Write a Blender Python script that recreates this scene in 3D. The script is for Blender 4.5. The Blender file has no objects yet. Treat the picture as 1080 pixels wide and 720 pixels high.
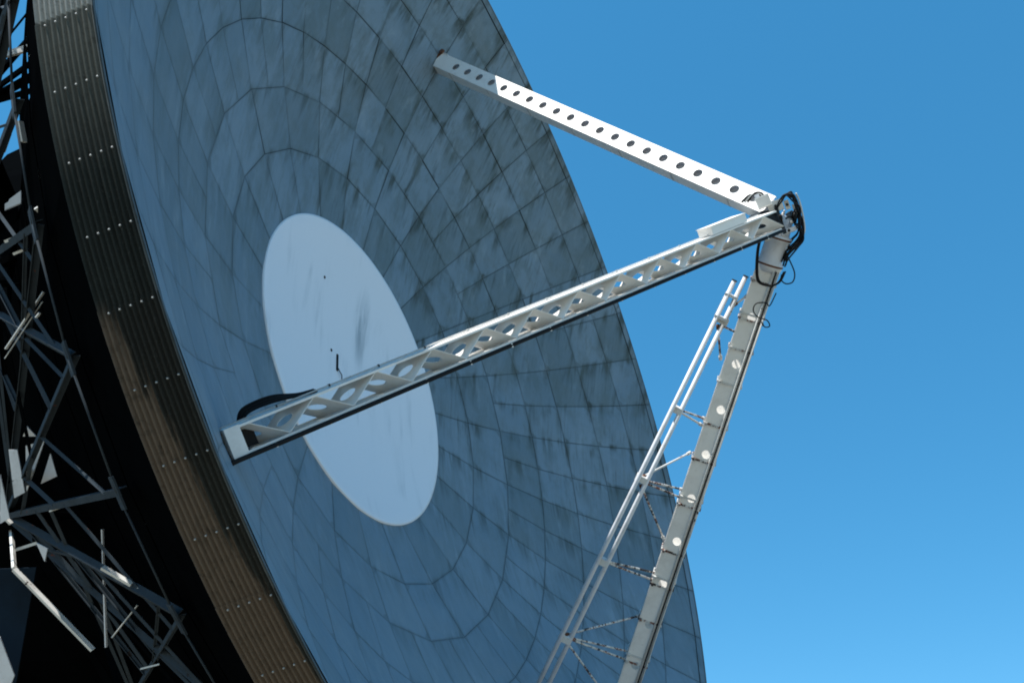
import bpy, math, random
from mathutils import Vector, Matrix
R_ = math.radians
random.seed(7)
SC = bpy.context.scene

# ------------------------------------------------------------------ camera, sky, sun
cam = bpy.data.objects.new('camera', bpy.data.cameras.new('camera'))
SC.collection.objects.link(cam); SC.camera = cam
cam.location = (0, 0, 1.7); cam.rotation_euler = (R_(90 + 35), 0, 0)
cam.data.sensor_width = 36; cam.data.lens = 35.853
cam.data.shift_x = -0.1022; cam.data.shift_y = -0.0026
cam.data.clip_end = 20000; cam.data.clip_start = 0.1

SUN_EL, SUN_AZ = R_(56.90), R_(-143.08)          # azimuth from +Y towards +X
sun_dir = Vector((math.cos(SUN_EL) * math.sin(SUN_AZ), math.cos(SUN_EL) * math.cos(SUN_AZ), math.sin(SUN_EL)))
SC.world = bpy.data.worlds.new('World'); SC.world.use_nodes = True
wn = SC.world.node_tree; bg = wn.nodes['Background']
sky = wn.nodes.new('ShaderNodeTexSky'); sky.sky_type = 'NISHITA'; sky.sun_disc = False
sky.sun_elevation = SUN_EL; sky.sun_rotation = SUN_AZ
sky.altitude = 50; sky.air_density = 1.0; sky.dust_density = 0.15; sky.ozone_density = 3.0
hsv = wn.nodes.new('ShaderNodeHueSaturation')
hsv.inputs['Hue'].default_value = 0.482; hsv.inputs['Saturation'].default_value = 1.30
wn.links.new(sky.outputs[0], hsv.inputs['Color']); mixs = wn.nodes.new('ShaderNodeMix'); mixs.data_type = 'RGBA'; mixs.inputs[0].default_value = 0.38
mixs.inputs[7].default_value = (0.27, 1.30, 2.75, 1)          # evens out the clear sky between zenith and horizon
wn.links.new(hsv.outputs[0], mixs.inputs[6]); wn.links.new(mixs.outputs[2], bg.inputs['Color'])
bg.inputs['Strength'].default_value = 0.15
sl = bpy.data.lights.new('sun', 'SUN'); sl.energy = 5.0; sl.angle = R_(0.5); sl.color = (1.0, 0.95, 0.88)
sun = bpy.data.objects.new('sun', sl); SC.collection.objects.link(sun)
sun.rotation_euler = (-sun_dir).to_track_quat('-Z', 'Y').to_euler()
SC.view_settings.view_transform = 'Standard'; SC.view_settings.look = 'None'
SC.cycles.filter_width = 1.9; SC.view_settings.gamma = 1; SC.view_settings.use_curve_mapping = False
SC.view_settings.exposure = 0.60

# ------------------------------------------------------------------ mesh helpers
class MB:
    def __init__(s): s.v = []; s.f = []; s.m = []; s.cur = 0
    def vert(s, p): s.v.append(tuple(p)); return len(s.v) - 1
    def face(s, idx): s.f.append(tuple(idx)); s.m.append(s.cur)
    def quad(s, a, b, c, d): s.face([s.vert(p) for p in (a, b, c, d)])
    def box(s, o, ax, ay, az, hx, hy, hz):
        o = Vector(o); ax, ay, az = Vector(ax), Vector(ay), Vector(az)
        i = [s.vert(o + ax * hx * sx + ay * hy * sy + az * hz * sz) for sx in (-1, 1) for sy in (-1, 1) for sz in (-1, 1)]
        for q in ((0, 1, 3, 2), (4, 6, 7, 5), (0, 4, 5, 1), (2, 3, 7, 6), (0, 2, 6, 4), (1, 5, 7, 3)): s.face([i[k] for k in q])
    def bar(s, a, b, w, h, up=(0, 0, 1)):
        a, b = Vector(a), Vector(b); d = (b - a); L = d.length; d.normalize()
        up = Vector(up); x = up.cross(d)
        if x.length < 1e-3: x = Vector((1, 0, 0)).cross(d)
        x.normalize(); y = d.cross(x)
        s.box((a + b) / 2, d, x, y, L / 2, w / 2, h / 2)
    def angle(s, a, b, w, t=0.008, up=(0, 0, 1), flip=1):
        """a rolled L section"""
        a, b = Vector(a), Vector(b); d = (b - a); L = d.length; d.normalize()
        up = Vector(up); x = up.cross(d)
        if x.length < 1e-3: x = Vector((1, 0, 0)).cross(d)
        x.normalize(); y = d.cross(x); m = (a + b) / 2
        s.box(m, d, x, y, L / 2, w / 2, t / 2)
        s.box(m + x * flip * (w / 2 - t / 2) + y * (w / 2 + t / 2), d, x, y, L / 2, t / 2, w / 2)
    def tube(s, pts, r, seg=10, cap=True, smooth=True):
        pts = [Vector(p) for p in pts]; rr = r if isinstance(r, (list, tuple)) else [r] * len(pts)
        t0 = (pts[1] - pts[0]).normalized(); n = t0.orthogonal().normalized(); rings = []
        for i, p in enumerate(pts):
            t = ((pts[min(i + 1, len(pts) - 1)] - pts[max(i - 1, 0)])).normalized()
            n = (n - t * n.dot(t)).normalized(); b = t.cross(n)
            rings.append([s.vert(p + (n * math.cos(a) + b * math.sin(a)) * rr[i]) for a in [2 * math.pi * k / seg for k in range(seg)]])
        for A, B in zip(rings, rings[1:]):
            for k in range(seg): s.face((A[k], A[(k + 1) % seg], B[(k + 1) % seg], B[k]))
        if cap: s.face(rings[0][::-1]); s.face(rings[-1])
    def build(s, name, mats, parent=None, smooth=False):
        me = bpy.data.meshes.new(name); me.from_pydata(s.v, [], s.f)
        for m in (mats if isinstance(mats, (list, tuple)) else [mats]): me.materials.append(m)
        me.polygons.foreach_set('material_index', s.m)
        me.polygons.foreach_set('use_smooth', [smooth] * len(s.f)); me.update()
        o = bpy.data.objects.new(name, me); SC.collection.objects.link(o); o.parent = parent
        return o

def bend(pts, n=6):
    """Catmull-Rom through the points"""
    P = [Vector(p) for p in pts]; P = [2 * P[0] - P[1]] + P + [2 * P[-1] - P[-2]]; out = []
    for i in range(1, len(P) - 2):
        for k in range(n):
            t = k / n; a, b, c, d = P[i - 1], P[i], P[i + 1], P[i + 2]
            out.append(0.5 * ((2 * b) + (c - a) * t + (2 * a - 5 * b + 4 * c - d) * t * t + (3 * b - a - 3 * c + d) * t ** 3))
    out.append(P[-2]); return out

def empty(name, label, cat, mw=None, group=None):
    o = bpy.data.objects.new(name, None); SC.collection.objects.link(o)
    o['label'] = label; o['category'] = cat
    if group: o['group'] = group
    if mw is not None: o.matrix_world = mw
    return o

# ------------------------------------------------------------------ materials
class NT:
    def __init__(s, name):
        s.m = bpy.data.materials.new(name); s.m.use_nodes = True; s.t = s.m.node_tree
        s.b = s.t.nodes['Principled BSDF']
    def n(s, typ, **kw):
        nd = s.t.nodes.new(typ)
        for k, v in kw.items():
            if k.startswith('i_'):
                key = k[2:]; nd.inputs[int(key) if key.isdigit() else key].default_value = v
            else: setattr(nd, k, v)
        return nd
    def l(s, a, b): s.t.links.new(a, b)
    def coord(s, scale=(1, 1, 1), kind='Object'):
        c = s.n('ShaderNodeTexCoord'); m = s.n('ShaderNodeMapping'); m.inputs['Scale'].default_value = scale
        s.l(c.outputs[kind], m.inputs['Vector']); return m.outputs[0]
    def noise(s, vec, scale, detail=4, rough=0.55, dist=0):
        nd = s.n('ShaderNodeTexNoise'); nd.inputs['Scale'].default_value = scale; nd.inputs['Detail'].default_value = detail
        nd.inputs['Roughness'].default_value = rough; nd.inputs['Distortion'].default_value = dist
        s.l(vec, nd.inputs['Vector']); return nd.outputs['Fac']
    def ramp(s, fac, a, b, lo=0.0, hi=1.0):
        m = s.n('ShaderNodeMapRange'); m.interpolation_type = 'SMOOTHSTEP'
        for k, v in zip((1, 2, 3, 4), (a, b, lo, hi)): m.inputs[k].default_value = v
        s.l(fac, m.inputs[0]); return m.outputs[0]
    def math(s, op, a, b=0.0):
        m = s.n('ShaderNodeMath', operation=op)
        for i, x in enumerate((a, b)):
            if isinstance(x, (int, float)): m.inputs[i].default_value = x
            else: s.l(x, m.inputs[i])
        return m.outputs[0]
    def mix(s, fac, a, b):
        m = s.n('ShaderNodeMix', data_type='RGBA')
        for k, x in ((0, fac), (6, a), (7, b)):
            if isinstance(x, (int, float)): m.inputs[k].default_value = x
            elif isinstance(x, tuple): m.inputs[k].default_value = (*x, 1)
            else: s.l(x, m.inputs[k])
        return m.outputs[2]
    def bump(s, h, strength=0.3, dist=0.02):
        b = s.n('ShaderNodeBump'); b.inputs['Strength'].default_value = strength; b.inputs['Distance'].default_value = dist
        s.l(h, b.inputs['Height']); s.l(b.outputs[0], s.b.inputs['Normal'])
    def out(s, col, rough=0.5, metal=0.0, spec=0.5):
        for k, x in (('Base Color', col), ('Roughness', rough), ('Metallic', metal), ('Specular IOR Level', spec)):
            if isinstance(x, (int, float)): s.b.inputs[k].default_value = x
            elif isinstance(x, tuple): s.b.inputs[k].default_value = (*x, 1)
            else: s.l(x, s.b.inputs[k])
        return s.m

def mat_panels():
    t = NT('weathered_reflector_paint')
    base = (0.165, 0.230, 0.285); dirt = (0.052, 0.072, 0.070)
    att = t.n('ShaderNodeAttribute'); att.attribute_name = 'tone'
    sep = t.n('ShaderNodeSeparateColor'); t.l(att.outputs['Color'], sep.inputs[0])
    tone, drip, edge = sep.outputs[0], sep.outputs[1], sep.outputs[2]
    big = t.noise(t.coord(), 0.35, 3); col = t.mix(t.ramp(big, 0.3, 0.7), base, (0.20, 0.262, 0.31))
    c0 = t.n('ShaderNodeTexCoord'); s0 = t.n('ShaderNodeSeparateXYZ'); t.l(c0.outputs['Object'], s0.inputs[0])
    tf = t.math('MULTIPLY', t.ramp(tone, 0, 1, 0.0, 0.60), t.ramp(s0.outputs[1], -7.0, 2.0, 0.40, 1.0))
    col = t.mix(tf, col, (0.105, 0.14, 0.15))
    # streaks that follow the slope of the dish (local -Y) below each seam
    st = t.noise(t.coord((1, 0.11, 0.2)), 3.4, 4, 0.58, 0.35)
    st2 = t.noise(t.coord((1, 0.06, 0.2)), 14.0, 4, 0.6, 0.1)
    patch = t.noise(t.coord((1, 1, 1)), 0.75, 3, 0.6)
    fall = t.ramp(drip, 0.0, 0.75, 1.0, 0.10)
    s1 = t.math('MULTIPLY', t.ramp(st, 0.42, 0.66), fall)
    s1 = t.math('MULTIPLY', s1, t.ramp(patch, 0.30, 0.52))
    s2 = t.math('MULTIPLY', t.ramp(st2, 0.48, 0.75, 0, 0.55), t.ramp(patch, 0.35, 0.65))
    g = t.math('MINIMUM', t.math('ADD', s1, s2), 1.0)
    # the upper half of the dish is dirtier
    c = t.n('ShaderNodeTexCoord'); sx = t.n('ShaderNodeSeparateXYZ'); t.l(c.outputs['Object'], sx.inputs[0])
    up = t.ramp(sx.outputs[1], -7.0, 4.0, 0.30, 1.0)
    lf = t.ramp(sx.outputs[0], -8.0, 1.0, 0.45, 1.0)
    g = t.math('MULTIPLY', g, t.math('MULTIPLY', up, lf))
    col = t.mix(t.math('MULTIPLY', g, 1.0), col, dirt)
    col = t.mix(t.math('MULTIPLY', t.ramp(edge, 0.72, 1.0), 0.35), col, (0.05, 0.06, 0.055))
    mo = t.noise(t.coord((1, 0.45, 1)), 1.6, 6, 0.7, 0.2); col = t.mix(t.math('MULTIPLY', t.ramp(mo, 0.42, 0.66, 0, 0.5), up), col, (0.10, 0.13, 0.125))
    mo2 = t.noise(t.coord((1, 0.2, 1)), 2.6, 4, 0.6); col = t.mix(t.ramp(mo2, 0.56, 0.75, 0, 0.35), col, (0.29, 0.36, 0.41))
    sp = t.noise(t.coord(), 60, 2); col = t.mix(t.ramp(sp, 0.60, 0.75, 0, 0.35), col, (0.09, 0.105, 0.10))
    h = t.math('ADD', t.noise(t.coord(), 1.1, 2), t.math('MULTIPLY', t.noise(t.coord(), 6, 3), 0.12))
    t.bump(h, 0.5, 0.10)
    return t.out(col, t.ramp(g, 0, 1, 0.48, 0.75), 0.0, 0.35)

def mat_paint(name, col=(0.76, 0.76, 0.74), dirt=(0.33, 0.29, 0.24), amt=0.35, rust=0.0, rough=0.45, sc=1.0, axis=(1, 1, 1), spec=0.4):
    t = NT(name); v = t.coord(axis)
    n1 = t.noise(v, 2.3 * sc, 6, 0.65); n2 = t.noise(v, 11 * sc, 5, 0.6)
    c = t.mix(t.ramp(n1, 0.42, 0.80, 0, amt), col, dirt)
    c = t.mix(t.ramp(n2, 0.58, 0.78, 0, amt * 0.8), c, dirt)
    if rust > 0:
        n3 = t.noise(v, 5.0 * sc, 5, 0.7)
        c = t.mix(t.ramp(n3, 0.70 - rust * 0.25, 0.74 - rust * 0.22), c, (0.16, 0.045, 0.02))
        n4 = t.noise(v, 3.1 * sc, 4, 0.7)
        c = t.mix(t.ramp(n4, 0.68 - rust * 0.2, 0.72 - rust * 0.2), c, (0.025, 0.018, 0.016))
    t.bump(n2, 0.15, 0.01)
    return t.out(c, rough, 0.0, spec)

def mat_disc():
    t = NT('white_centre_paint')
    st = t.noise(t.coord((1, 0.12, 0.3)), 3.2, 5, 0.6, 0.3); pt = t.noise(t.coord(), 0.55, 2)
    g = t.math('MULTIPLY', t.ramp(st, 0.48, 0.80), t.ramp(pt, 0.42, 0.66))
    c = t.mix(t.math('MULTIPLY', g, 0.40), (0.80, 0.81, 0.84), (0.30, 0.35, 0.38))
    mp = t.n('ShaderNodeMapping'); tc = t.n('ShaderNodeTexCoord'); t.l(tc.outputs['Object'], mp.inputs['Vector'])
    mp.inputs['Location'].default_value = (-0.45 * 2.6, -1.55 * 0.75, 0); mp.inputs['Scale'].default_value = (2.6, 0.75, 0.01)
    ln = t.n('ShaderNodeVectorMath', operation='LENGTH'); t.l(mp.outputs[0], ln.inputs[0])
    sm = t.math('MULTIPLY', t.ramp(ln.outputs['Value'], 0.15, 1.15, 1.0, 0.0), t.ramp(st, 0.30, 0.62)); c = t.mix(t.math('MULTIPLY', sm, 0.85), c, (0.22, 0.27, 0.30))
    f = t.noise(t.coord(), 40, 3); c = t.mix(t.ramp(f, 0.5, 0.8, 0, 0.15), c, (0.4, 0.42, 0.43))
    t.bump(t.noise(t.coord(), 1.5, 3), 0.2, 0.04)
    return t.out(c, 0.5, 0, 0.3)

def mat_cladding():
    t = NT('aged_sheet_with_sun_tones')
    att = t.n('ShaderNodeAttribute'); att.attribute_name = 'tone'
    sep = t.n('ShaderNodeSeparateColor'); t.l(att.outputs['Color'], sep.inputs[0])
    # R sheet tone, G distance along the rim (0..1), B across the band (0 front .. 1 rear)
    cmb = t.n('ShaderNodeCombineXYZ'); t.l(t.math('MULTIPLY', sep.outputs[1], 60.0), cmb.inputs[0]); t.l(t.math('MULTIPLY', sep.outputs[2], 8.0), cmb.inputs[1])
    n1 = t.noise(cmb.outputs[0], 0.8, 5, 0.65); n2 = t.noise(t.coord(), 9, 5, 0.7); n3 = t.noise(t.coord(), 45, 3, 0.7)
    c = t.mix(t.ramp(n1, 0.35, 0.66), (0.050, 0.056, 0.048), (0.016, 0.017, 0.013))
    c = t.mix(t.ramp(sep.outputs[1], 0.480, 0.500, 0.0, 0.75), c, (0.012, 0.014, 0.012))  # shaded middle of the band, darkened in the colour
    c = t.mix(t.ramp(sep.outputs[1], 0.520, 0.548, 0, 0.45), c, (0.12, 0.135, 0.12))  # sun on the upper band, lightened in the colour
    c = t.mix(t.ramp(sep.outputs[1], 0.5484, 0.5486, 0, 0.7), c, (0.26, 0.28, 0.27))  # top sheet painted brighter still, as sunlit
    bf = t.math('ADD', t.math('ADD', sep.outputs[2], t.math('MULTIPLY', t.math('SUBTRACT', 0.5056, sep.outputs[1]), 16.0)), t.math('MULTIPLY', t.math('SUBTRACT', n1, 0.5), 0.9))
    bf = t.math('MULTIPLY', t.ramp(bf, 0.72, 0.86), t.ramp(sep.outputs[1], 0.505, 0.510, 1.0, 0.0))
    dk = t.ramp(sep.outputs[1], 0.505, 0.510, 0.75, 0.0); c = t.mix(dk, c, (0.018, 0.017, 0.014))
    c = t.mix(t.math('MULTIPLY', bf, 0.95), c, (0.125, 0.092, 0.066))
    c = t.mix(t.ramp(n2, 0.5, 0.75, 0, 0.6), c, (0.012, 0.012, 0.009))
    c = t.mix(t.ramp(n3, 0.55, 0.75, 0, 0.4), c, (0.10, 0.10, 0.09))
    t.bump(n3, 0.3, 0.01)
    return t.out(c, 0.8, 0.0, 0.2)

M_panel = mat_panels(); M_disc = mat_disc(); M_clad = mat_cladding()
M_white = mat_paint('white_steel_paint', (0.84, 0.83, 0.80), amt=0.25, rust=0.0, sc=1.0)
M_white_old = mat_paint('grimy_white_paint', (0.62, 0.62, 0.60), (0.25, 0.22, 0.18), 0.55, 0.08)
M_tube = mat_paint('pale_grey_tube_paint', (0.64, 0.665, 0.71), (0.24, 0.23, 0.21), 0.45, 0.02, 0.4)
M_stay = mat_paint('rusty_stay_paint', (0.62, 0.62, 0.60), (0.2, 0.15, 0.12), 0.5, 0.75, 0.6, 1.3)
M_rust = mat_paint('rust', (0.13, 0.055, 0.03), (0.05, 0.03, 0.02), 0.6, 0, 0.85)
M_black = mat_paint('black_rubber', (0.006, 0.006, 0.007), (0.02, 0.02, 0.02), 0.3, 0, 0.6, spec=0.2)
M_steel = mat_paint('dark_grey_steel', (0.034, 0.046, 0.058), (0.012, 0.012, 0.012), 0.5, 0.1, 0.8, spec=0.1)  # dark grey that includes the shade on the lattice members
M_shade_steel = mat_paint('deep_shade_steel', (0.002, 0.0025, 0.003), (0.001, 0.001, 0.001), 0.5, 0.0, 1.0, spec=0.0)  # near-black colour holds the deep shade behind the dish
M_gap = mat_paint('seam_shadow_backing', (0.012, 0.013, 0.013), (0.02, 0.02, 0.02), 0.3, 0, 0.9, spec=0.1)
M_shaded_web = mat_paint('shaded_web_grey', (0.50, 0.48, 0.49), (0.3, 0.29, 0.28), 0.4, 0, 0.8, spec=0.1)  # greyed to paint the shade seen inside the upper leg's holes
M_edge = mat_paint('rim_strip_grey', (0.10, 0.12, 0.13), (0.03, 0.035, 0.03), 0.6, 0, 0.7, spec=0.2)
M_galv = mat_paint('galvanised_bolt', (0.30, 0.31, 0.31), (0.3, 0.3, 0.3), 0.2, 0, 0.4)
M_conc = mat_paint('shade_blue_concrete', (0.008, 0.018, 0.032), (0.005, 0.008, 0.012), 0.6, 0, 0.9, 0.5, spec=0.1)  # the tower's shade is put into this dark blue

# ------------------------------------------------------------------ the antenna's own frame
S = 3.78                                   # radius of the white centre disc, metres
VX, WX = Vector((0.78444, 0.62020, 0)), Vector((0.62020, -0.78444, 0))
FP = 2.4995; RIM = 3.422
X = Vector((0.335748, 0.941952, 0)); Y = Vector((-0.149959, 0.053451, 0.987246)); Z = Vector((0.929938, -0.331466, 0.159200))
O = Vector((-1.582295, 5.254291, 3.462321)) * S + Vector((0, 0, 1.7))
MW = Matrix(((X.x, Y.x, Z.x, O.x), (X.y, Y.y, Z.y, O.y), (X.z, Y.z, Z.z, O.z), (0, 0, 0, 1)))
def zr(r): return (r * r - 1) / (4 * FP)
def er(a): return VX * math.cos(a) + WX * math.sin(a)
def D(r, deg, z=None):
    p = er(R_(deg)) * r * S; p.z = (zr(r) if z is None else z) * S; return p
ANT = empty('radio_telescope', 'huge weathered grey dish antenna with white centre disc and white perforated feed legs', 'radio telescope', MW)

# reflector: flat panels between the corners, a visible gap at every seam
RINGS = [0.96, 1.383, 1.730, 2.077, 2.425, 2.770, 3.105, 3.375]
mb = MB(); tones = []; rnd = random.Random(3)
corner = {}
def cpt(k, a):
    key = (k, round(a, 2) % 360)
    if key not in corner:
        q_ = ((a + 5.3) / 7.5) % 2
        if k == 2 and abs(q_ - 1) < 0.2: p = (cpt(k, a - 7.5) + cpt(k, a + 7.5)) / 2     # half-way corner on the inner ring's straight edge
        else: p = D(RINGS[k], a); p.z += rnd.uniform(-0.004, 0.004)
        corner[key] = p
    return corner[key].copy()
def add_panel(c, jit, n=7):
    """c: four corners (inner a0, outer a0, outer a1, inner a1)"""
    m = sum(c, Vector()) / 4; gap = 0.0018 + 0.0034 * min(1, max(0, (m.y + 0.4 * m.x + 9) / 12))
    dz = [rnd.uniform(-jit, jit) for _ in range(4)]
    q = []
    for i, p in enumerate(c):
        e = (m - p); L = e.length; p2 = p + e * (gap * 1.4 / L); p2.z += dz[i]; q.append(p2)
    poly = [(p.x, p.y) for p in q]
    def up_dist(x, y):
        best = 9
        for (x0, y0), (x1, y1) in zip(poly, poly[1:] + poly[:1]):
            if abs(x1 - x0) < 1e-6: continue
            t = (x - x0) / (x1 - x0)
            if -0.01 <= t <= 1.01:
                yy = y0 + (y1 - y0) * t
                if yy >= y - 0.004: best = min(best, max(yy - y, 0))
        return best if best < 9 else 0.0
    tone = rnd.random() ** 1.5; bul = rnd.uniform(-0.014, 0.020)
    g = []
    for i in range(n + 1):
        row = []
        for j in range(n + 1):
            s, t = i / n, j / n
            p = (q[0] * (1 - s) * (1 - t) + q[1] * s * (1 - t) + q[2] * s * t + q[3] * (1 - s) * t)
            p = p + Vector((0, 0, bul * math.sin(math.pi * s) * math.sin(math.pi * t)))
            row.append(mb.vert(p)); tones.append((tone, min(up_dist(p.x, p.y), 1.0), 1.0 if i in (0, n) or j in (0, n) else 0.0))
        g.append(row)
    mb.cur = 0
    for i in range(n):
        for j in range(n): mb.face((g[i][j], g[i + 1][j], g[i + 1][j + 1], g[i][j + 1]))
    ring = [g[i][0] for i in range(n)] + [g[n][j] for j in range(n)] + [g[i][n] for i in range(n, 0, -1)] + [g[0][j] for j in range(n, 0, -1)]
    low = []
    for k in ring: low.append(mb.vert(Vector(mb.v[k]) - Vector((0, 0, 0.03)))); tones.append((tone, 0, 1))
    mb.cur = 1
    for k in range(len(ring)): mb.face((ring[k], low[k], low[(k + 1) % len(ring)], ring[(k + 1) % len(ring)]))
for k in range(len(RINGS) - 1):
    step, off = (15, -5.3) if k < 2 else (7.5, 2.2)
    for i in range(int(360 / step)):
        a0 = off + i * step; a1 = a0 + step
        add_panel([cpt(k, a0), cpt(k + 1, a0), cpt(k + 1, a1), cpt(k, a1)], (0.0015 + 0.0095 * max(0, math.cos(R_((a0 + a1) / 2 + 50)))) if k else 0.003)
for i in range(24):                                     # narrow edge strips at the rim
    a0, a1 = 2.2 + 15 * i, 2.2 + 15 * (i + 1); am = (a0 + a1) / 2
    for b0, b1 in ((a0, am), (am, a1)):
        add_panel([D(3.380, b0), D(RIM, b0), D(RIM, b1), D(3.380, b1)], 0.002, 4)
mb.cur = 1                                              # dark sheet that closes the seams
NB = 192
rb = [0.3 + 0.04 * 0] + [0.9, 1.4, 1.9, 2.4, 2.9, 3.41]
rows = []
for r in rb:
    row = []
    for i in range(NB):
        p = D(r, 360 * i / NB); p.z -= 0.05 + (0.012 if r > 2 else 0.03); row.append(mb.vert(p)); tones.append((0, 0, 1))
    rows.append(row)
for A, B in zip(rows, rows[1:]):
    for i in range(NB): mb.face((A[i], B[i], B[(i + 1) % NB], A[(i + 1) % NB]))
refl = mb.build('reflector', [M_panel, M_gap], ANT)
ca = refl.data.color_attributes.new('tone', 'FLOAT_COLOR', 'POINT')
ca.data.foreach_set('color', [x for t in tones for x in (*t, 1.0)])
refl['label'] = 'grey stained dish surface of flat panels with dark seams'

# white centre disc
mb = MB(); rows = []
for r in [0.0001, 0.2, 0.4, 0.6, 0.8, 0.93, 0.985, 1.0, 1.0]:
    row = []
    for i in range(160):
        p = D(r, 360 * i / 160); p.z += 0.055 - (0.075 if len(rows) == 8 else 0) - (0.012 if len(rows) == 7 else 0); row.append(mb.vert(p))
    rows.append(row)
for A, B in zip(rows, rows[1:]):
    for i in range(160): mb.face((A[i], B[i], B[(i + 1) % 160], A[(i + 1) % 160]))
disc = mb.build('centre_disc', M_disc, ANT, True); disc['label'] = 'white painted round centre plate with grey streaks'
mb = MB(); mb.box((-0.485, -0.05, -0.30), (1, 0, 0), (0, 1, 0), (0, 0, 1), 0.028, 0.23, 0.012); mb.build('slot_fitting', M_black, disc)
mb = MB(); mb.tube(bend([(-0.47, -0.22, -0.28), (-0.44, -0.30, -0.26), (-0.34, -0.33, -0.27), (-0.32, -0.42, -0.28)]), 0.012, 6); mb.build('hanging_wire', M_black, disc)
for x, y in ((-0.74, 0.14), (-1.29, 1.90)):
    r = math.hypot(x, y) / S; mb = MB(); mb.box((x, y, zr(r) * S + 0.062), (1, 0, 0), (0, 1, 0), (0, 0, 1), 0.022, 0.03, 0.012); mb.build('bolt_head', M_black, disc)

# ------------------------------------------------------------------ corrugated rim cladding
BAND = 0.1806 * S; NC = 11; ZR = zr(RIM) * S
mb = MB(); tones = []; rnd = random.Random(5)
SH = 25
for sidx in range(SH):
    a0 = 197.3 - 14.4 * sidx; a1 = a0 - 14.4 - 0.5           # sheets lap over the next one
    st = 0.35 * rnd.random() + (0.55 if 120 < a0 % 360 < 184 else 0.0)
    if sidx == 24: st = 0.3
    prev = None; NA = 10
    for i in range(NA + 1):
        a = a0 + (a1 - a0) * i / NA; row = []
        lift = 0.010 * (1 - i / NA)
        for j in range(NC * 6 + 1):
            u = j / (NC * 6); w = math.cos(2 * math.pi * u * NC)
            rr = (3.425 + 0.013 * u) * S + 0.026 * w + lift + 0.02
            p = er(R_(a)) * rr; p.z = ZR + 0.012 - BAND * u; row.append(mb.vert(p))
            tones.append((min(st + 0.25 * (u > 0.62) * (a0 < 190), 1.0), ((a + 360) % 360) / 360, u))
        if prev:
            for j in range(NC * 6): mb.face((prev[j], row[j], row[j + 1], prev[j + 1]))
        prev = row
    mb.cur = 1
    for q in range(4):                                       # bolt rows
        a = a0 - 0.25 - q * 3.6
        for j in range(0, NC, 2):
            u = (j + 1.0 + (0.0)) / NC
            if u > 0.99: continue
            rr = (3.425 + 0.013 * u) * S + 0.042 + 0.010 * (1 - q / 4)
            n_ = er(R_(a)); c = n_ * rr; c.z = ZR + 0.012 - BAND * u
            k0 = len(mb.v)
            mb.tube([c, c + n_ * 0.015], 0.011, 6)
            tones += [(0, 0, 0)] * (len(mb.v) - k0)
    mb.cur = 0
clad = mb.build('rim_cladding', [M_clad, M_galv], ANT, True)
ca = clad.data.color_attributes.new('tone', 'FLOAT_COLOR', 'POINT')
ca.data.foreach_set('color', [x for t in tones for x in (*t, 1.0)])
clad['label'] = 'dark corrugated sheet band bolted round the rim'
mb = MB(); prev = None                                       # rim capping strip
for i in range(241):
    a = R_(360 * i / 240); e = er(a); c = e * (RIM * S); c.z = ZR
    row = [mb.vert(c + e * x + Vector((0, 0, z))) for x, z in ((-0.004, -0.05), (0.004, 0.004), (0.030, 0.006), (0.034, -0.02), (0.008, -0.05))]
    if prev:
        for j in range(4): mb.face((prev[j], row[j], row[j + 1], prev[j + 1]))
    prev = row
mb.build('rim_edge_strip', M_edge, ANT)

# ------------------------------------------------------------------ legs
class Frame:
    """x along the leg from root to tip, y tangential, z outward normal"""
    def __init__(s, rho, ang, roll=0.0):
        s.A = D(rho, math.degrees(ang)); s.B = er(ang) * 0.1198 * S; s.B.z = 2.6424 * S
        s.L = (s.B - s.A).length; s.x = (s.B - s.A).normalized()
        et = -VX * math.sin(ang) + WX * math.cos(ang); n = s.x.cross(et)
        c, q = math.cos(roll), math.sin(roll)
        s.y = et * c + n * q; s.z = n * c - et * q
    def p(s, x, y, z): return s.A + s.x * x + s.y * y + s.z * z
    def box(s, mb, x, y, z, hx, hy, hz): mb.box(s.p(x, y, z), s.x, s.y, s.z, hx, hy, hz)

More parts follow.
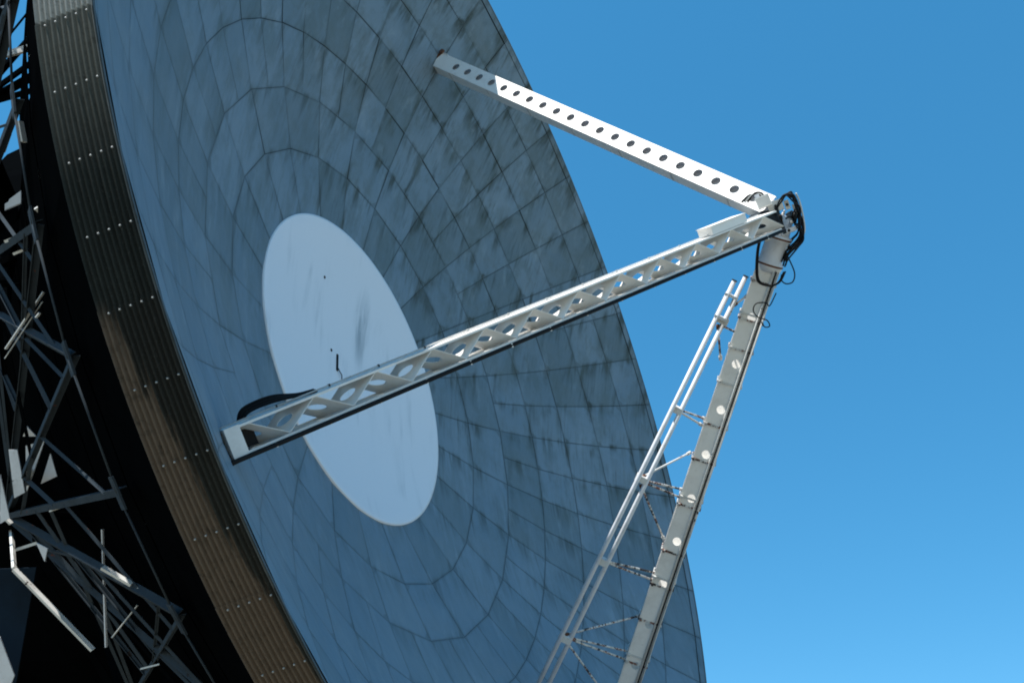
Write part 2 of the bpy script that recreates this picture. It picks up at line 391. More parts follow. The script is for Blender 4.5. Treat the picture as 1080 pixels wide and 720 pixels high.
def holed_plate(mb, org, ex, ez, ey, cells, hz, th, rad, N=20, elong=1.0):
    """plate in the ex-ez plane, thickness along ey; cells: (x0, x1, xc) with a round hole at xc"""
    for x0, x1, xc in cells:
        vs = [[], [], [], []]
        for k in range(N):
            a = 2 * math.pi * k / N + math.pi / 4; c, s_ = math.cos(a), math.sin(a)
            hx = (x1 - xc) if c > 0 else (xc - x0)
            t = min(hx / abs(c) if abs(c) > 1e-6 else 1e9, hz / abs(s_) if abs(s_) > 1e-6 else 1e9)
            for side, (off) in enumerate((-th / 2, th / 2)):
                vs[side * 2].append(mb.vert(org + ex * (xc + c * rad * elong) + ez * (s_ * rad) + ey * off))
                vs[side * 2 + 1].append(mb.vert(org + ex * (xc + c * t) + ez * (s_ * t) + ey * off))
        # exact rectangle corners are hit because N is a multiple of 4 only for squares: add corner points
        for k in range(N):
            k2 = (k + 1) % N
            for side in (0, 1):
                i0, o0 = vs[side * 2], vs[side * 2 + 1]
                f = [i0[k], o0[k], o0[k2], i0[k2]]
                # insert the rectangle's corner between samples on different edges
                pa, pb = Vector(mb.v[o0[k]]), Vector(mb.v[o0[k2]])
                la, lb = pa - org, pb - org
                ax, az, bx_, bz = la.dot(ex) - xc, la.dot(ez), lb.dot(ex) - xc, lb.dot(ez)
                onzA = abs(abs(az) - hz) < 1e-4; onzB = abs(abs(bz) - hz) < 1e-4
                if onzA != onzB:
                    cx = bx_ if onzA else ax; cz = az if onzA else bz
                    cv = mb.vert(org + ex * (xc + cx) + ez * cz + ey * (-th / 2 if side == 0 else th / 2))
                    f = [i0[k], o0[k], cv, o0[k2], i0[k2]]
                mb.face(f if side else f[::-1])
            mb.face((vs[0][k], vs[0][k2], vs[2][k2], vs[2][k]))
    # long edges
    X0, X1 = cells[0][0], cells[-1][1]
    for s_ in (-1, 1):
        a = org + ex * X0 + ez * hz * s_; b = org + ex * X1 + ez * hz * s_
        mb.quad(a - ey * th / 2, b - ey * th / 2, b + ey * th / 2, a + ey * th / 2)

HY, HZ = 0.20, 0.33
def box_leg(fr, pitch, x_first_hole, n_holes, x0, x1, phase, label, hz=HZ, hole=0.095, cover_hole=0.095, hy=HY, skew=0.0, lip=0.0225, blank=0, yskew=0.0, closed=False, web=None):
    leg = MB()
    # root end channel
    fr.box(leg, x0 + 0.02, 0, 0, 0.02, hy + 0.02, hz)
    fr.box(leg, x0 + 0.11, 0, hz + 0.012, 0.11, hy + 0.02, 0.006)
    root = leg.build('support_leg', M_white, ANT); root['label'] = label
    holes = [x_first_hole + pitch * i for i in range(n_holes)]
    for s_ in (-1, 1):
        m = MB()
        cells = []
        hs = [x for i, x in enumerate(holes) if i % 2 == 1] if blank else holes     # only every other bay is pierced
        for i, xc in enumerate(hs):
            a = x0 if i == 0 else (hs[i - 1] + xc) / 2
            b = x1 if i == len(hs) - 1 else (xc + hs[i + 1]) / 2
            cells.append((a, b, xc))
        holed_plate(m, fr.p(0, s_ * hy, 0), fr.x, fr.z, fr.y, cells, hz, 0.014, cover_hole)
        for e in (-1, 1): fr.box(m, (x0 + x1) / 2, s_ * (hy - 0.007 - lip), e * (hz - 0.007), (x1 - x0) / 2, lip, 0.006)   # lips
        m.build('cover_plate', M_white, root)
    m = MB()
    if closed: fr.box(m, (x0 + x1) / 2, -0.02, 0, (x1 - x0) / 2 - 0.05, 0.006, hz - 0.02)      # added flat plate so all holes look evenly shaded
    for i, xc in enumerate([] if closed else holes):          # folded web: one plate per hole, alternately sloped
        sgn = 1 if (i + phase) % 2 else -1
        hh = hy - 0.01 - abs(yskew) * hz; a = fr.p(xc - pitch / 2, -sgn * hh, 0); b = fr.p(xc + pitch / 2, sgn * hh, 0)
        k0 = len(m.v)
        ex = (b - a).normalized(); ey = ex.cross(fr.z); L = (b - a).length; c = (a + b) / 2
        holed_plate(m, c, ex, fr.z, ey, [(-L / 2, L / 2, 0)], hz - 0.02, 0.010, hole, 20)
        for k in range(k0, len(m.v)):                         # the fold lines run slightly askew
            q = Vector(m.v[k]); m.v[k] = tuple(q + (fr.x * skew + fr.y * yskew) * (q - c).dot(fr.z))
    m.build('hole_shade_plate' if closed else 'folded_web', web or M_white, root)
    if closed:
        m = MB(); fr.box(m, (x0 + x1) / 2, 0, -hz - 0.008, (x1 - x0) / 2, hy + 0.007, 0.006); m.build('side_plate', M_white, root)
        for k in range(7):
            m = MB(); fr.box(m, x0 + 0.9 + k * (x1 - x0 - 1.2) / 6.4, 0, -hz - 0.018, 0.03, hy, 0.004); m.build('splice_strap', M_white_old, root)
    return root

# leg 1: far side, upper left
F1 = Frame(2.7372, -0.88348, R_(0)); 
p1 = 0.04497 * F1.L
L1 = box_leg(F1, p1, 0.07735 * F1.L, 21, 0.03, 1.012 * F1.L, 0, 'upper white perforated box leg reaching the far side of the dish', hz=0.25, cover_hole=0.115, hy=0.15, hole=0.05, closed=True, web=M_shaded_web)
# leg 2: near side, crossing the white disc
F2 = Frame(2.50811, 3.04343, R_(2))
p2 = 0.04261 * F2.L
L2 = box_leg(F2, p2, (0.11734 - 2 * 0.04261) * F2.L, 23, -0.05, 0.995 * F2.L, 0, 'near white box leg with folded web crossing the centre disc', hz=0.30, cover_hole=0.08, skew=0.60, lip=0.010, yskew=0.05, hole=0.11)

# leg 3: round tube below the apex
F3 = Frame(2.74292, 1.44303, 0)
p3 = 0.04376 * F3.L
L3 = box_leg(F3, p3, (0.86166 - 17 * 0.04376) * F3.L, 19, 0.02, 0.955 * F3.L, 1, 'lower pale grey leg with white round openings and rusty pipe stays', hz=0.255, cover_hole=0.098, hole=0.004, blank=1)

# leg 2: black cable clipped along the lower corner, thin conduit along the upper corner
m = MB(); y2 = F2.p(0, 0, 0)
for dz, dy in ((0.0, 0.045), (-0.06, 0.040), (0.06, 0.040)):
    m.tube([F2.p(-0.35, -HY - dy - 0.012, 0.28 + dz)] + [F2.p(F2.L * k / 12, -HY - dy, 0.28 + dz * (0.8 + 0.2 * math.sin(k))) for k in range(13)], 0.035, 8)
cab = m.build('cable_run', M_black, L2, True)
for k in range(14):
    m = MB(); F2.box(m, 0.55 + k * 0.84, -HY - 0.045, 0.325, 0.011, 0.036, 0.022); m.build('clip', M_white, cab)
m = MB(); m.tube([F2.p(-0.1, HY + 0.045, 0.16), F2.p(F2.L * 0.96, HY + 0.045, 0.16)], 0.014, 6); cd = m.build('conduit', M_white_old, L2, True)
for k in range(13):
    m = MB(); F2.box(m, 0.8 + k * 0.84, HY + 0.045, 0.16, 0.012, 0.02, 0.02); m.build('clip', M_steel if k < 4 else M_white_old, cd)  # first clips darker: the shadow near the root is in their colour
# heavy cable that loops over the root of leg 2
pts = [F2.p(0.34, -0.10, -0.15), F2.p(0.38, 0.06, -0.28), F2.p(0.46, HY + 0.04, -0.25), F2.p(0.62, HY + 0.10, -0.20), F2.p(0.92, HY + 0.10, -0.1), F2.p(1.25, HY + 0.05, -0.02), F2.p(1.5, HY + 0.02, 0.0)]
for q in range(3):
    m = MB(); m.tube(bend([p + F2.y * 0.035 * q * (1 if 0 < i < 5 else 0.3) - F2.z * 0.05 * q for i, p in enumerate(pts)], 8), 0.026, 8)
    m.build('looped_cable', M_black, L2, True)
m = MB(); F2.box(m, 0.30, -0.02, -0.05, 0.10, 0.13, 0.16); m.build('cable_gland_box', M_black, L2)
# feet on the dish surface
for fr, leg in ((F1, L1), (F2, L2), (F3, L3)):
    for sy in (-1, 1):
        for sz in (-1, 1):
            a = fr.p(0.02, sy * 0.16, sz * 0.22); b = Vector((a.x, a.y, (a.xy.length / S) ** 2 / (4 * FP) * S - S / (4 * FP) - 0.12))
            if a.z - b.z > 0.02: m = MB(); m.bar(b, a, 0.06, 0.06); m.build('mounting_strut', M_rust, leg)
# leg 1: rusty hinge plates at the root
m = MB(); F1.box(m, -0.02, 0, 0.0, 0.03, HY + 0.0, 0.28); F1.box(m, 0.02, -HY - 0.02, 0.25, 0.06, 0.03, 0.06); F1.box(m, 0.02, -HY - 0.02, -0.2, 0.05, 0.03, 0.05)
m.build('hinge_plate', M_rust, L1)
# white tray lying on leg 2 near the tip
m = MB(); F2.box(m, F2.L * 0.875, HY + 0.10, 0.10, 0.52, 0.085, 0.20); tr = m.build('cable_tray', M_white, L2)
m = MB(); F2.box(m, F2.L * 0.875, HY + 0.191, 0.10, 0.54, 0.006, 0.215); m.build('tray_lid', M_white, tr)

# leg 3: conduits along the right-hand edge, rusty clamp bands, collar at the top
CZ = 0.255
for dz, r, mt in ((0.13, 0.020, M_white_old), (0.185, 0.016, M_black), (0.24, 0.022, M_white_old)):
    m = MB(); m.tube([F3.p(0.1, HY + 0.03, dz), F3.p(F3.L * 0.95, HY + 0.03, dz)], r, 8); m.build('conduit', mt, L3, True)
STAYS = [  # clamp position on the leg (fraction of length)
 0.925, 0.865, 0.855, 0.80, 0.735, 0.655, 0.585, 0.51, 0.495, 0.40, 0.345, 0.33, 0.255, 0.18, 0.165]
rnd = random.Random(11)
for i, f in enumerate(STAYS):
    m = MB(); x = f * F3.L; hz = CZ + 0.02
    for sy in (-1, 1): F3.box(m, x, sy * (HY + 0.022), 0, 0.022, 0.008, hz)
    for sz in (-1, 1): F3.box(m, x, 0, sz * (hz + 0.006), 0.022, HY + 0.03, 0.008)
    F3.box(m, x, HY + 0.05, -CZ + 0.03, 0.03, 0.03, 0.03)
    m.build('clamp_band', M_stay if i % 3 != 1 else M_white_old, L3)
m = MB()
def ring_pts(fr, x, ry, rz, n=28): return [fr.p(x, ry * math.cos(2 * math.pi * k / n), rz * math.sin(2 * math.pi * k / n)) for k in range(n)]
prof = [(0.945, 0.24, 0.27), (0.955, 0.30, 0.30), (0.962, 0.30, 0.30), (0.965, 0.25, 0.26), (1.0, 0.25, 0.26), (1.003, 0.30, 0.30), (1.010, 0.30, 0.30), (1.012, 0.22, 0.23), (1.045, 0.20, 0.20)]
rows = [[m.vert(p) for p in ring_pts(F3, a * F3.L, b, c)] for a, b, c in prof]
for A, B in zip(rows, rows[1:]):
    for k in range(28): m.face((A[k], A[(k + 1) % 28], B[(k + 1) % 28], B[k]))
m.face(rows[0][::-1]); m.face(rows[-1]); m.build('top_collar', M_tube, L3, True)
for f in (0.958, 1.006):
    m = MB(); rows = [[m.vert(p) for p in ring_pts(F3, f * F3.L + dx, 0.31, 0.31)] for dx in (-0.02, 0.02)]
    for k in range(28): m.face((rows[0][k], rows[0][(k + 1) % 28], rows[1][(k + 1) % 28], rows[1][k]))
    m.build('collar_band', M_rust, L3, True)

# twin pipes with their stays beside leg 3
PA = [Vector(p) for p in ((0.687, -0.672, 8.843), (0.965, -0.944, 8.434), (2.302, -2.251, 6.585), (4.384, -4.286, 3.695), (5.473, -5.350, 2.147), (6.455, -6.310, 0.797))]
PB = [Vector(p) for p in ((0.689, -0.674, 9.103), (0.972, -0.950, 8.715), (2.386, -2.332, 6.725), (4.474, -4.374, 3.863), (5.581, -5.456, 2.311), (6.581, -6.433, 0.955))]
NP = F3.y
def fwd(p):                                          # the pipes lean away from leg 3's plane towards their foot
    p = Vector(p); k = 0.11 * (8.95 - p.z) / 8.0; return p + (Vector((-16.70, -14.88, 10.06)) - p) * k
PA = [fwd(p) for p in PA]; PB = [fwd(p) for p in PB]
def straight(P):                                     # best straight run through the two ends
    return P[0], P[-1]
pipes = []
for P, off in ((PA, 0.03), (PB, -0.03)):
    a, b = straight(P); b = b + (b - a).normalized() * 1.6; a = a + NP * off; b = b + NP * off
    m = MB(); m.tube([a, b], 0.052, 12); pp = m.build('feeder_pipe', M_tube, ANT, True); pipes.append(pp)
    pp['label'] = 'thin pale pipe running beside the lower leg'
    d = (b - a); L = d.length; d.normalize()
    for k in (0.06, 0.155, 0.335, 0.50, 0.70, 0.81, 0.955):
        m = MB(); c = a + d * (L * k + (0.06 if off > 0 else 0)); m.tube([c - d * 0.045, c - d * 0.045, c + d * 0.045], 0.082, 12); m.build('coupling', M_white_old, pp, True)
    m = MB(); m.tube([a - d * 0.02, a], 0.066, 12); m.build('end_flange', M_steel, pp, True)
def stay(a, b, r=0.024, mt=None):
    a, b = Vector(a), Vector(b); m = MB(); n = 5
    m.tube([a + (b - a) * k / n for k in range(n + 1)], r, 8); st = m.build('pipe_stay', mt or M_stay, ANT, True)
    for q, p in ((0, a), (1, b)):
        mm = MB(); u = (b - a).normalized(); c = p + u * (0.04 if q == 0 else -0.04)
        mm.tube([c - u * 0.05, c + u * 0.05], r * 1.7, 8); mm.build('pinned_end', M_rust if q == 0 else M_white_old, st, True)
ST = [((1.284, -1.255, 8.234), (1.510, -1.476, 8.564), 0), ((1.269, -1.241, 8.175), (1.80, -1.76, 7.98), 0), ((1.052, -1.029, 8.654), (0.975, -0.95, 9.02), 1),
 ((2.342, -2.289, 6.679), (2.639, -2.580, 7.20), 0), ((2.36, -2.30, 6.66), (2.72, -2.66, 7.08), 1),
 ((3.243, -3.170, 5.372), (3.095, -3.025, 6.621), 1), ((3.294, -3.220, 5.369), (3.647, -3.565, 6.162), 0), ((3.324, -3.249, 5.354), (3.780, -3.695, 6.073), 0), ((3.375, -3.300, 5.281), (4.352, -4.254, 5.344), 0),
 ((4.418, -4.318, 3.845), (4.878, -4.768, 4.890), 2), ((4.433, -4.334, 3.837), (4.994, -4.882, 4.784), 2),
 ((5.465, -5.342, 2.275), (5.508, -5.384, 4.141), 0), ((5.502, -5.378, 2.280), (6.080, -5.943, 3.632), 0), ((5.518, -5.394, 2.271), (6.217, -6.077, 3.513), 0), ((5.546, -5.421, 2.232), (6.60, -6.45, 2.62), 0)]
for a, b, k in ST: stay(fwd(a), b, 0.024, [M_stay, M_white_old, M_stay][k])
for p in (((1.26, -1.23, 8.20), (1.18, -1.16, 8.42)), ((2.30, -2.25, 6.64), (2.39, -2.33, 6.67)), ((3.20, -3.13, 5.32), (3.33, -3.25, 5.38)), ((4.37, -4.27, 3.76), (4.47, -4.37, 3.83)), ((5.45, -5.33, 2.18), (5.58, -5.45, 2.28))):
    a, b = fwd(p[0]), fwd(p[1]); m = MB(); c = (a + b) / 2; u = (PA[-1] - PA[0]).normalized(); w_ = NP.cross(u)
    m.box(c, u, w_, NP, 0.07, 0.135, 0.075); m.build('saddle_clamp', M_white_old, ANT)
# frame round the two pipes near their upper end
u = (PA[-1] - PA[0]).normalized(); w_ = NP.cross(u).normalized()
m = MB(); a0 = (PA[0] + PB[0]) / 2
for k in (0.42, 0.95):
    c = a0 + u * k * 1.0; m.box(c, u, w_, NP, 0.025, 0.15, 0.10)
for s_ in (-1, 1): m.box(a0 + u * 0.685 + w_ * 0.14 * s_, u, w_, NP, 0.27, 0.014, 0.02)
m.build('guide_frame', M_white_old, ANT)

# ------------------------------------------------------------------ feed head at the apex
AP = Vector((0.02, 0.03, 10.10))
VD = Vector((0.75990, 0.65004, 0)).normalized()                      # away from the camera side
SX = Vector((VD.y, -VD.x, 0)); 
m = MB()
m.tube([AP + Vector((0, 0, -0.55)), AP + Vector((0, 0, -0.45)), AP + Vector((0, 0, -0.10)), AP + Vector((0, 0, 0.12))], [0.20, 0.26, 0.26, 0.22], 24)
m.box(AP + Vector((0.05, -0.05, 0.10)), SX, VD, (0, 0, 1), 0.30, 0.30, 0.04)
m.box(AP + Vector((0.10, -0.12, -0.10)), SX, VD, (0, 0, 1), 0.05, 0.32, 0.22)
feed = m.build('feed_head', M_steel, ANT); feed['label'] = 'dark feed head where the three legs meet'
m = MB(); m.tube([AP + Vector((0, 0, -0.52)), AP + Vector((0, 0, -0.95))], [0.16, 0.27], 24); m.build('feed_horn', M_white_old, feed, True)
c = Vector((-0.255, 0.355, 9.99)) - VD * 0.25
m = MB(); e1 = (F2.x - VD * F2.x.dot(VD)).normalized(); e2 = VD.cross(e1)
m.box(c, e1, e2, VD, 0.155, 0.125, 0.13); jb = m.build('junction_box', M_white, feed)
m = MB(); m.box(c - VD * 0.134, e1, e2, VD, 0.13, 0.10, 0.006); m.build('box_lid', M_white_old, jb)
for dx, dy, dz, a, b, c_, mt in ((-0.20, 0.16, 0.10, .12, .10, .16, M_white_old), (-0.05, 0.22, 0.34, .10, .12, .05, M_white), (0.12, -0.02, 0.36, .06, .14, .10, M_steel),
        (0.16, -0.30, 0.20, .05, .10, .17, M_tube), (-0.32, 0.34, -0.20, .16, .09, .05, M_tube), (0.20, -0.22, -0.28, .10, .12, .06, M_white_old), (0.02, 0.05, 0.46, .14, .04, .03, M_white_old)):
    m = MB(); m.box(AP + Vector((dx, dy, dz)) - VD * 0.12, SX, VD, (0, 0, 1), a, b, c_); br = m.build('mounting_bracket', mt, feed)
    m = MB(); q0 = AP + Vector((dx, dy, dz)) - VD * (0.12 + b); m.tube([q0, q0 - VD * 0.04], 0.03, 8); m.build('bolt_head', M_black, br)
def cable(pts, r=0.022, mt=None, off=0.0, name='cable'):
    P = [Vector(p) - VD * off for p in pts]; m = MB(); m.tube(bend(P, 7), r, 8); return m.build(name, mt or M_black, feed, True)
LP1 = [(-0.204, 0.303, 10.617), (-0.074, 0.152, 10.634), (0.155, -0.117, 10.599), (0.347, -0.341, 10.521), (0.453, -0.466, 10.316), (0.539, -0.567, 10.080), (0.626, -0.670, 9.970)]
LP0 = [(-0.10, 0.18, 10.20), (-0.18, 0.28, 10.35), (-0.24, 0.345, 10.48)]
for q in range(9):
    j = lambda s: Vector((rnd.uniform(-s, s), rnd.uniform(-s, s), rnd.uniform(-s, s)))
    cable([Vector(p) + j(0.02) for p in LP0] + [Vector(p) + j(0.05) + SX * 0.022 * (q - 4) for p in LP1], 0.018, None, 0.04 * q)
cable([Vector(p) + SX * -0.02 + Vector((0, 0, 0.075)) for p in LP1[:6]], 0.020, M_white_old, 0.10, 'grey_hose')
cable([(0.450, -0.464, 10.062), (0.644, -0.690, 10.110), (0.830, -0.907, 10.120), (0.934, -1.030, 10.023), (0.929, -1.024, 9.876), (0.856, -0.940, 9.807), (0.78, -0.86, 9.85)], 0.015, None, 0.1)
for q in range(2):
    cable([Vector(p) + Vector((0, 0, 0.03 * q)) for p in ((0.10, -0.05, 9.75), (0.192, -0.164, 9.683), (0.367, -0.369, 9.526), (0.615, -0.660, 9.374), (0.763, -0.833, 9.339), (0.849, -0.933, 9.466), (0.884, -0.973, 9.620), (0.860, -0.944, 9.762), (0.756, -0.822, 9.923))], 0.022 - 0.004 * q, None, 0.40)
cable([(1.00, -1.10, 9.62), (1.132, -1.265, 9.404), (1.077, -1.200, 9.346), (1.045, -1.164, 9.147), (1.121, -1.253, 9.042), (1.232, -1.383, 9.091), (1.310, -1.473, 9.245), (1.399, -1.577, 9.263), (1.390, -1.567, 9.160), (1.30, -1.46, 9.12)], 0.013, None, 0.42)
for q in range(3):                                                    # short hoses from leg 1 into the head
    cable([Vector((-0.36 + 0.03 * q, 0.46, 9.55 + 0.06 * q)), Vector((-0.40, 0.53, 9.75 + 0.05 * q)), Vector((-0.36, 0.50, 9.95 + 0.03 * q)), Vector((-0.22, 0.33, 10.05))], 0.024, M_black if q != 1 else M_white_old, 0.22)
for q in range(16):                                                    # small fittings
    a = AP + Vector((rnd.uniform(-0.15, 0.3), rnd.uniform(-0.35, 0.2), rnd.uniform(-0.1, 0.45))) - VD * rnd.uniform(0.0, 0.3)
    m = MB(); d = Vector((rnd.uniform(-1, 1), rnd.uniform(-1, 1), rnd.uniform(-1, 1))).normalized()
    m.tube([a, a + d * 0.10], 0.035, 8); m.tube([a + d * 0.10, a + d * 0.16], 0.022, 8); m.build('fitting', (M_white_old, M_black, M_steel)[q % 3], feed, True)
for q in range(4):
    a = AP + Vector((0.22, -0.26, 0.28 - q * 0.14)) - VD * 0.1; m = MB(); m.box(a, SX, VD, (0, 0, 1), 0.05, 0.06, 0.04); m.build('connector', (M_black, M_white_old)[q % 2], feed)

# ------------------------------------------------------------------ back structure
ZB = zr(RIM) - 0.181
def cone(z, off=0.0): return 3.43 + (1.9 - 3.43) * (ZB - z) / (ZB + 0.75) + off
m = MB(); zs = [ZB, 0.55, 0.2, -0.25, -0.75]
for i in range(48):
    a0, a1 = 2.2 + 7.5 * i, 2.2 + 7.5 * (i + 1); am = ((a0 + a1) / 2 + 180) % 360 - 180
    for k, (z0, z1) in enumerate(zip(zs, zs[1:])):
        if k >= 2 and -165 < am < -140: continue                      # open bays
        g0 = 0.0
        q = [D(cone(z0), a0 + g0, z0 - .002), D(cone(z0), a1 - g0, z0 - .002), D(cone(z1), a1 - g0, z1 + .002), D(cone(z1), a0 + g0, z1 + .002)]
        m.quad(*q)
rc = m.build('rear_cladding', M_shade_steel, ANT); rc['label'] = 'sheeting over the back of the dish, deep shade painted in as black'
stuff = MB(); near = lambda a: (a % 360) > 140 and (a % 360) < 235
def member(a, b, w, vis, mt=M_steel, name='truss_member', up=(0, 0, 1)):
    if vis: m = MB(); m.angle(a, b, w, 0.012, up); m.build(name, mt, BT)
    else: stuff.angle(a, b, w, 0.012, up)
BT = None
m = MB(); m.tube([(0, 0, -9.5), (0, 0, -7.6), (0, 0, -4.2), (0, 0, -2.86)], [4.4, 6.2, 7.3, 7.15], 32); BT = m.build('backing_frame', M_shade_steel, ANT); BT['label'] = 'steel lattice and hub behind the dish, deep shade in their colour'  # hub drum widened to fill the black of the shaded back
NA = [D(3.20 + 0.02, 2.2 + 7.5 * i, 0.60) for i in range(48)]
CA = {i: D(2.44, 2.2 + 7.5 * i, -0.51) for i in range(2, 48, 3)}      # 23 -> 174.7 degrees
for i in range(48):
    a = 2.2 + 7.5 * i; v = near(a)
    cs = sorted(CA, key=lambda c: min((c - i) % 48, (i - c) % 48))[:2]
    for c in cs:
        if min((c - i) % 48, (i - c) % 48) <= 2: member(NA[i], CA[c], 0.085 if c == cs[0] else 0.07, v)
    e = er(R_(a))
    if v:                                                              # gusset plates
        tn = Vector((-e.y, e.x, 0)); m = MB(); nrm = (e * 0.75 + Vector((0, 0, -0.66))).normalized(); t2 = tn.cross(nrm)
        m.box(NA[i] + nrm * 0.03, tn, t2, nrm, 0.20, 0.09, 0.012); m.build('gusset_plate', M_steel, BT)
    b = NA[(i + 1) % 48]
    if v: m = MB(); m.tube([NA[i] + e * 0.05, b + e * 0.05], 0.014, 6); m.build('tie_rod', M_steel, BT, True)
for c in CA:
    a = 2.2 + 7.5 * c; v = near(a); P = CA[c]
    for da in (-9, 0, 9): member(P, D(1.15, a + da * 1.6, -1.35), 0.14, v, M_shade_steel)
    member(P, CA[(c + 3) % 48 if (c + 3) % 48 in CA else 2], 0.12, v, M_shade_steel)
    for da in (-6, 0, 6): member(P, D(2.5, a + da, 0.25), 0.10, v, M_shade_steel)
    if v: m = MB(); e = er(R_(a)); m.box(P, e, Vector((-e.y, e.x, 0)), (0, 0, 1), 0.13, 0.16, 0.16); m.build('node_block', M_shade_steel, BT)
so = stuff.build('truss_member', M_shade_steel, BT); so['kind'] = 'stuff'
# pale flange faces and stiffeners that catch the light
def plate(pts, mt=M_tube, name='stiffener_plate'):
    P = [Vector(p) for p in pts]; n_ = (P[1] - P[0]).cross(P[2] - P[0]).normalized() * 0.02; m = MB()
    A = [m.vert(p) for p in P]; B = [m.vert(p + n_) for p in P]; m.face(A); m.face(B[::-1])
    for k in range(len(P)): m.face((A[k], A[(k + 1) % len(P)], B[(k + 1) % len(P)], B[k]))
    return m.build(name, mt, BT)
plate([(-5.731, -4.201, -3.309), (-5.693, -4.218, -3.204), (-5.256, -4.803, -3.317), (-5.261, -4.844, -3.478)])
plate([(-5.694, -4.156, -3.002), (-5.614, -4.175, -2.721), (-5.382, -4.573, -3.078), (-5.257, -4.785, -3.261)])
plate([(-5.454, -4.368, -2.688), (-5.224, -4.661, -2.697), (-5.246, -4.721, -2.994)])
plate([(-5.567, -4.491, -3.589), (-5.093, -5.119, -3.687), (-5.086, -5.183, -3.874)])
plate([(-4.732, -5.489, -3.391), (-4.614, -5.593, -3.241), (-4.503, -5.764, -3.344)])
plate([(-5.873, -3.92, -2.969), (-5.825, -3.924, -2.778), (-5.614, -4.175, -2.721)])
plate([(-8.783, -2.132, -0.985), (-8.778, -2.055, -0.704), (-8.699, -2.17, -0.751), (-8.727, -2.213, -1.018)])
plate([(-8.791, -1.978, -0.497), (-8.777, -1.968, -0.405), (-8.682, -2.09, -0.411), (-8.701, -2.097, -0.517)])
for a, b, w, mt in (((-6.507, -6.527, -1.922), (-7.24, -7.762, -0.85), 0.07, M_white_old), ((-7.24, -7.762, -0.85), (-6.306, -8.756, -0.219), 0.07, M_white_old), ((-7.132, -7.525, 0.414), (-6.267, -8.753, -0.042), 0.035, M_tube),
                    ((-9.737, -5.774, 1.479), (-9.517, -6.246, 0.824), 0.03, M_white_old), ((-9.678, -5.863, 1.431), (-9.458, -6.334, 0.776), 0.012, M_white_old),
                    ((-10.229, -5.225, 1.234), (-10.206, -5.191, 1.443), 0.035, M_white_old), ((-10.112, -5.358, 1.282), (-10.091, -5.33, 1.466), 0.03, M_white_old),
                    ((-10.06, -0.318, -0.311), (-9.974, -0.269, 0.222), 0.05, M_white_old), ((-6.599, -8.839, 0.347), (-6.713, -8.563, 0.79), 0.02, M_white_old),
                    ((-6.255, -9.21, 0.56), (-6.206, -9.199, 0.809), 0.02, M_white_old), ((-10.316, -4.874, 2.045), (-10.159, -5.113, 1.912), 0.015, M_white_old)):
    m = MB(); m.bar(a, b, w, w * 0.5); m.build('strut_and_glint', mt, BT)


# more of the lattice: thin secondary braces, and pale bars painted as sun glints on the flanges
def campt(px, py, d):
    x, y = (px - 650.4) / 1075.6 * d, -(py - 357.2) / 1075.6 * d; c, q = math.cos(R_(35)), math.sin(R_(35))
    return Vector((x, d * c - y * q, 1.7 + d * q + y * c))
MI = MW.inverted()
rnd = random.Random(21)
LINKS = []
for i in range(19, 31):
    cs = sorted(CA, key=lambda c: min((c - i) % 48, (i - c) % 48))[:2]
    LINKS += [(NA[i % 48], CA[c]) for c in cs if min((c - i) % 48, (i - c) % 48) <= 2]
for (a0, b0), (a1, b1) in zip(LINKS, LINKS[1:]):                      # braces run from member to member
    f = rnd.uniform(0.25, 0.6); g_ = f + rnd.choice((-0.18, 0.18))
    member(a0.lerp(b0, f), a1.lerp(b1, g_), 0.045, True, M_steel)
    member(a0.lerp(b0, 0.10), a1.lerp(b1, 0.42), 0.03, True, M_steel); member(a0.lerp(b0, 0.82), a1.lerp(b1, 0.55), 0.04, True, M_steel)
    if rnd.random() < 0.6: member(a0.lerp(b0, g_ + 0.1), a1.lerp(b1, f + 0.22), 0.035, True, M_shade_steel)
def cplate(pts, d, mt): plate([MI @ campt(x, y, d) for x, y in pts], mt, 'patch_plate')
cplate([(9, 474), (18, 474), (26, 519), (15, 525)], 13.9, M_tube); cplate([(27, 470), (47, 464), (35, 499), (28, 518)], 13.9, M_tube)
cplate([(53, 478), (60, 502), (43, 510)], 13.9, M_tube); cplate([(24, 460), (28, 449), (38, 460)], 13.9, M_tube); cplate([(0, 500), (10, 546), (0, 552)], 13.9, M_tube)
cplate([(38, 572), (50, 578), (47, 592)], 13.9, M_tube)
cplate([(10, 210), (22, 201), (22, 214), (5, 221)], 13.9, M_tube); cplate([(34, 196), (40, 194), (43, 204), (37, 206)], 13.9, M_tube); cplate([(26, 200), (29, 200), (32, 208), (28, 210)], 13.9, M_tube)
cplate([(-10, 600), (38, 598), (16, 724), (-10, 724)], 14.4, M_conc); cplate([(-12, 660), (0, 672), (15, 712), (8, 730), (-12, 730)], 14.1, M_tube)  # added patches: dark one for the shaded tower wall, pale one for sky
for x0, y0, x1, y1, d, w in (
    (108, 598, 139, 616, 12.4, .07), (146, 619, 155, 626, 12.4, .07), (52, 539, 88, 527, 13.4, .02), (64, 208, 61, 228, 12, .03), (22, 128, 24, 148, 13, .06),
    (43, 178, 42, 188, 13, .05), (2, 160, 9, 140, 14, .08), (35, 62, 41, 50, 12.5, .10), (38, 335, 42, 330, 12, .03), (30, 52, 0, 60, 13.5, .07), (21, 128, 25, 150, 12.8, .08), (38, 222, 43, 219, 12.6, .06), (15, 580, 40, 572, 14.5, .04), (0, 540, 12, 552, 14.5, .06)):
    m = MB(); m.bar(MI @ campt(x0, y0, d), MI @ campt(x1, y1, d), w, w * 0.5); m.build('strut_and_glint', M_white_old, BT)  # separate pale bars stand in for sunlit glints on the members

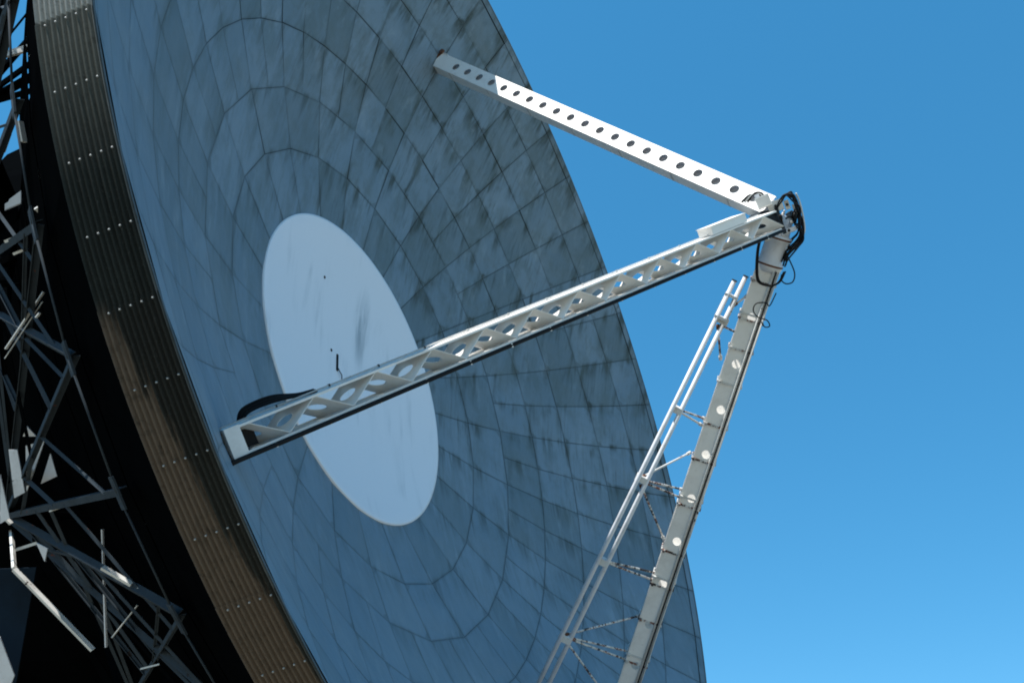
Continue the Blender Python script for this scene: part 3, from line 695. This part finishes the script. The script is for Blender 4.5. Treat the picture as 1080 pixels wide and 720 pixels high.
# ------------------------------------------------------------------ pedestal that carries the dish
HUBW = MW @ Vector((0, 0, -7.0)) + Vector((-2.2, 0, 0))
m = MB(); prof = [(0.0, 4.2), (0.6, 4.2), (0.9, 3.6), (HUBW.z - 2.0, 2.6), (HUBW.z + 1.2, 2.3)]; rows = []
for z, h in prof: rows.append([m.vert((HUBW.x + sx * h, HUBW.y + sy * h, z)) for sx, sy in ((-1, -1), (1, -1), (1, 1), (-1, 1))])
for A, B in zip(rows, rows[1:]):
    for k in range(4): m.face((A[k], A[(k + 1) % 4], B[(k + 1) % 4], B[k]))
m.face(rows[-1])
ped = m.build('pedestal_tower', M_conc); ped['label'] = 'tower under the back of the dish, shade painted in as dark blue'; ped['category'] = 'tower'

# ------------------------------------------------------------------ bird at the right-hand edge
B0 = campt(1089, 363, 45)
m = MB(); f = Vector((0.9, 0.3, 0.1)).normalized(); r_ = Vector((-0.3, 0.9, 0)).normalized(); u_ = f.cross(r_)
m.tube([B0 - f * 0.19, B0 - f * 0.16, B0 - f * 0.08, B0, B0 + f * 0.08, B0 + f * 0.13, B0 + f * 0.17, B0 + f * 0.20, B0 + f * 0.23], [0.012, 0.025, 0.045, 0.055, 0.045, 0.030, 0.032, 0.018, 0.003], 12)
for s_ in (-1, 1):
    w = [B0 + f * 0.07, B0 - f * 0.06, B0 + f * 0.10 + r_ * s_ * 0.17 + u_ * 0.07, B0 - f * 0.05 + r_ * s_ * 0.19 + u_ * 0.07, B0 - f * 0.10 + r_ * s_ * 0.42 + u_ * 0.03]
    A = [m.vert(p) for p in w]; Bv = [m.vert(p + u_ * 0.010) for p in w]
    for q in (A, Bv): m.face((q[0], q[1], q[3], q[2])); m.face((q[2], q[3], q[4]))
    for a, b in ((0, 2), (2, 4), (4, 3), (3, 1)): m.face((A[a], A[b], Bv[b], Bv[a]))
for s_ in (-1, 1):
    A = [m.vert(B0 - f * 0.16), m.vert(B0 - f * 0.30 + r_ * 0.05 * s_), m.vert(B0 - f * 0.29)]; m.face(A)
bird = m.build('bird', mat_paint('brown_feathers', (0.05, 0.035, 0.025), (0.12, 0.06, 0.03), 0.6, 0, 0.8))
bird['label'] = 'small dark bird in the sky cut off by the right edge'; bird['category'] = 'bird'
# TAIL
# ------------------------------------------------------------------ ground
mb = MB(); mb.quad((-6000, -6000, 0), (6000, -6000, 0), (6000, 6000, 0), (-6000, 6000, 0))
t = NT('dry_grass_ground'); v = t.coord()
M_ground = t.out(t.mix(t.noise(v, 0.15, 6), (0.155, 0.155, 0.115), (0.25, 0.23, 0.18)), 0.95)
g = mb.build('ground', M_ground); g['kind'] = 'structure'
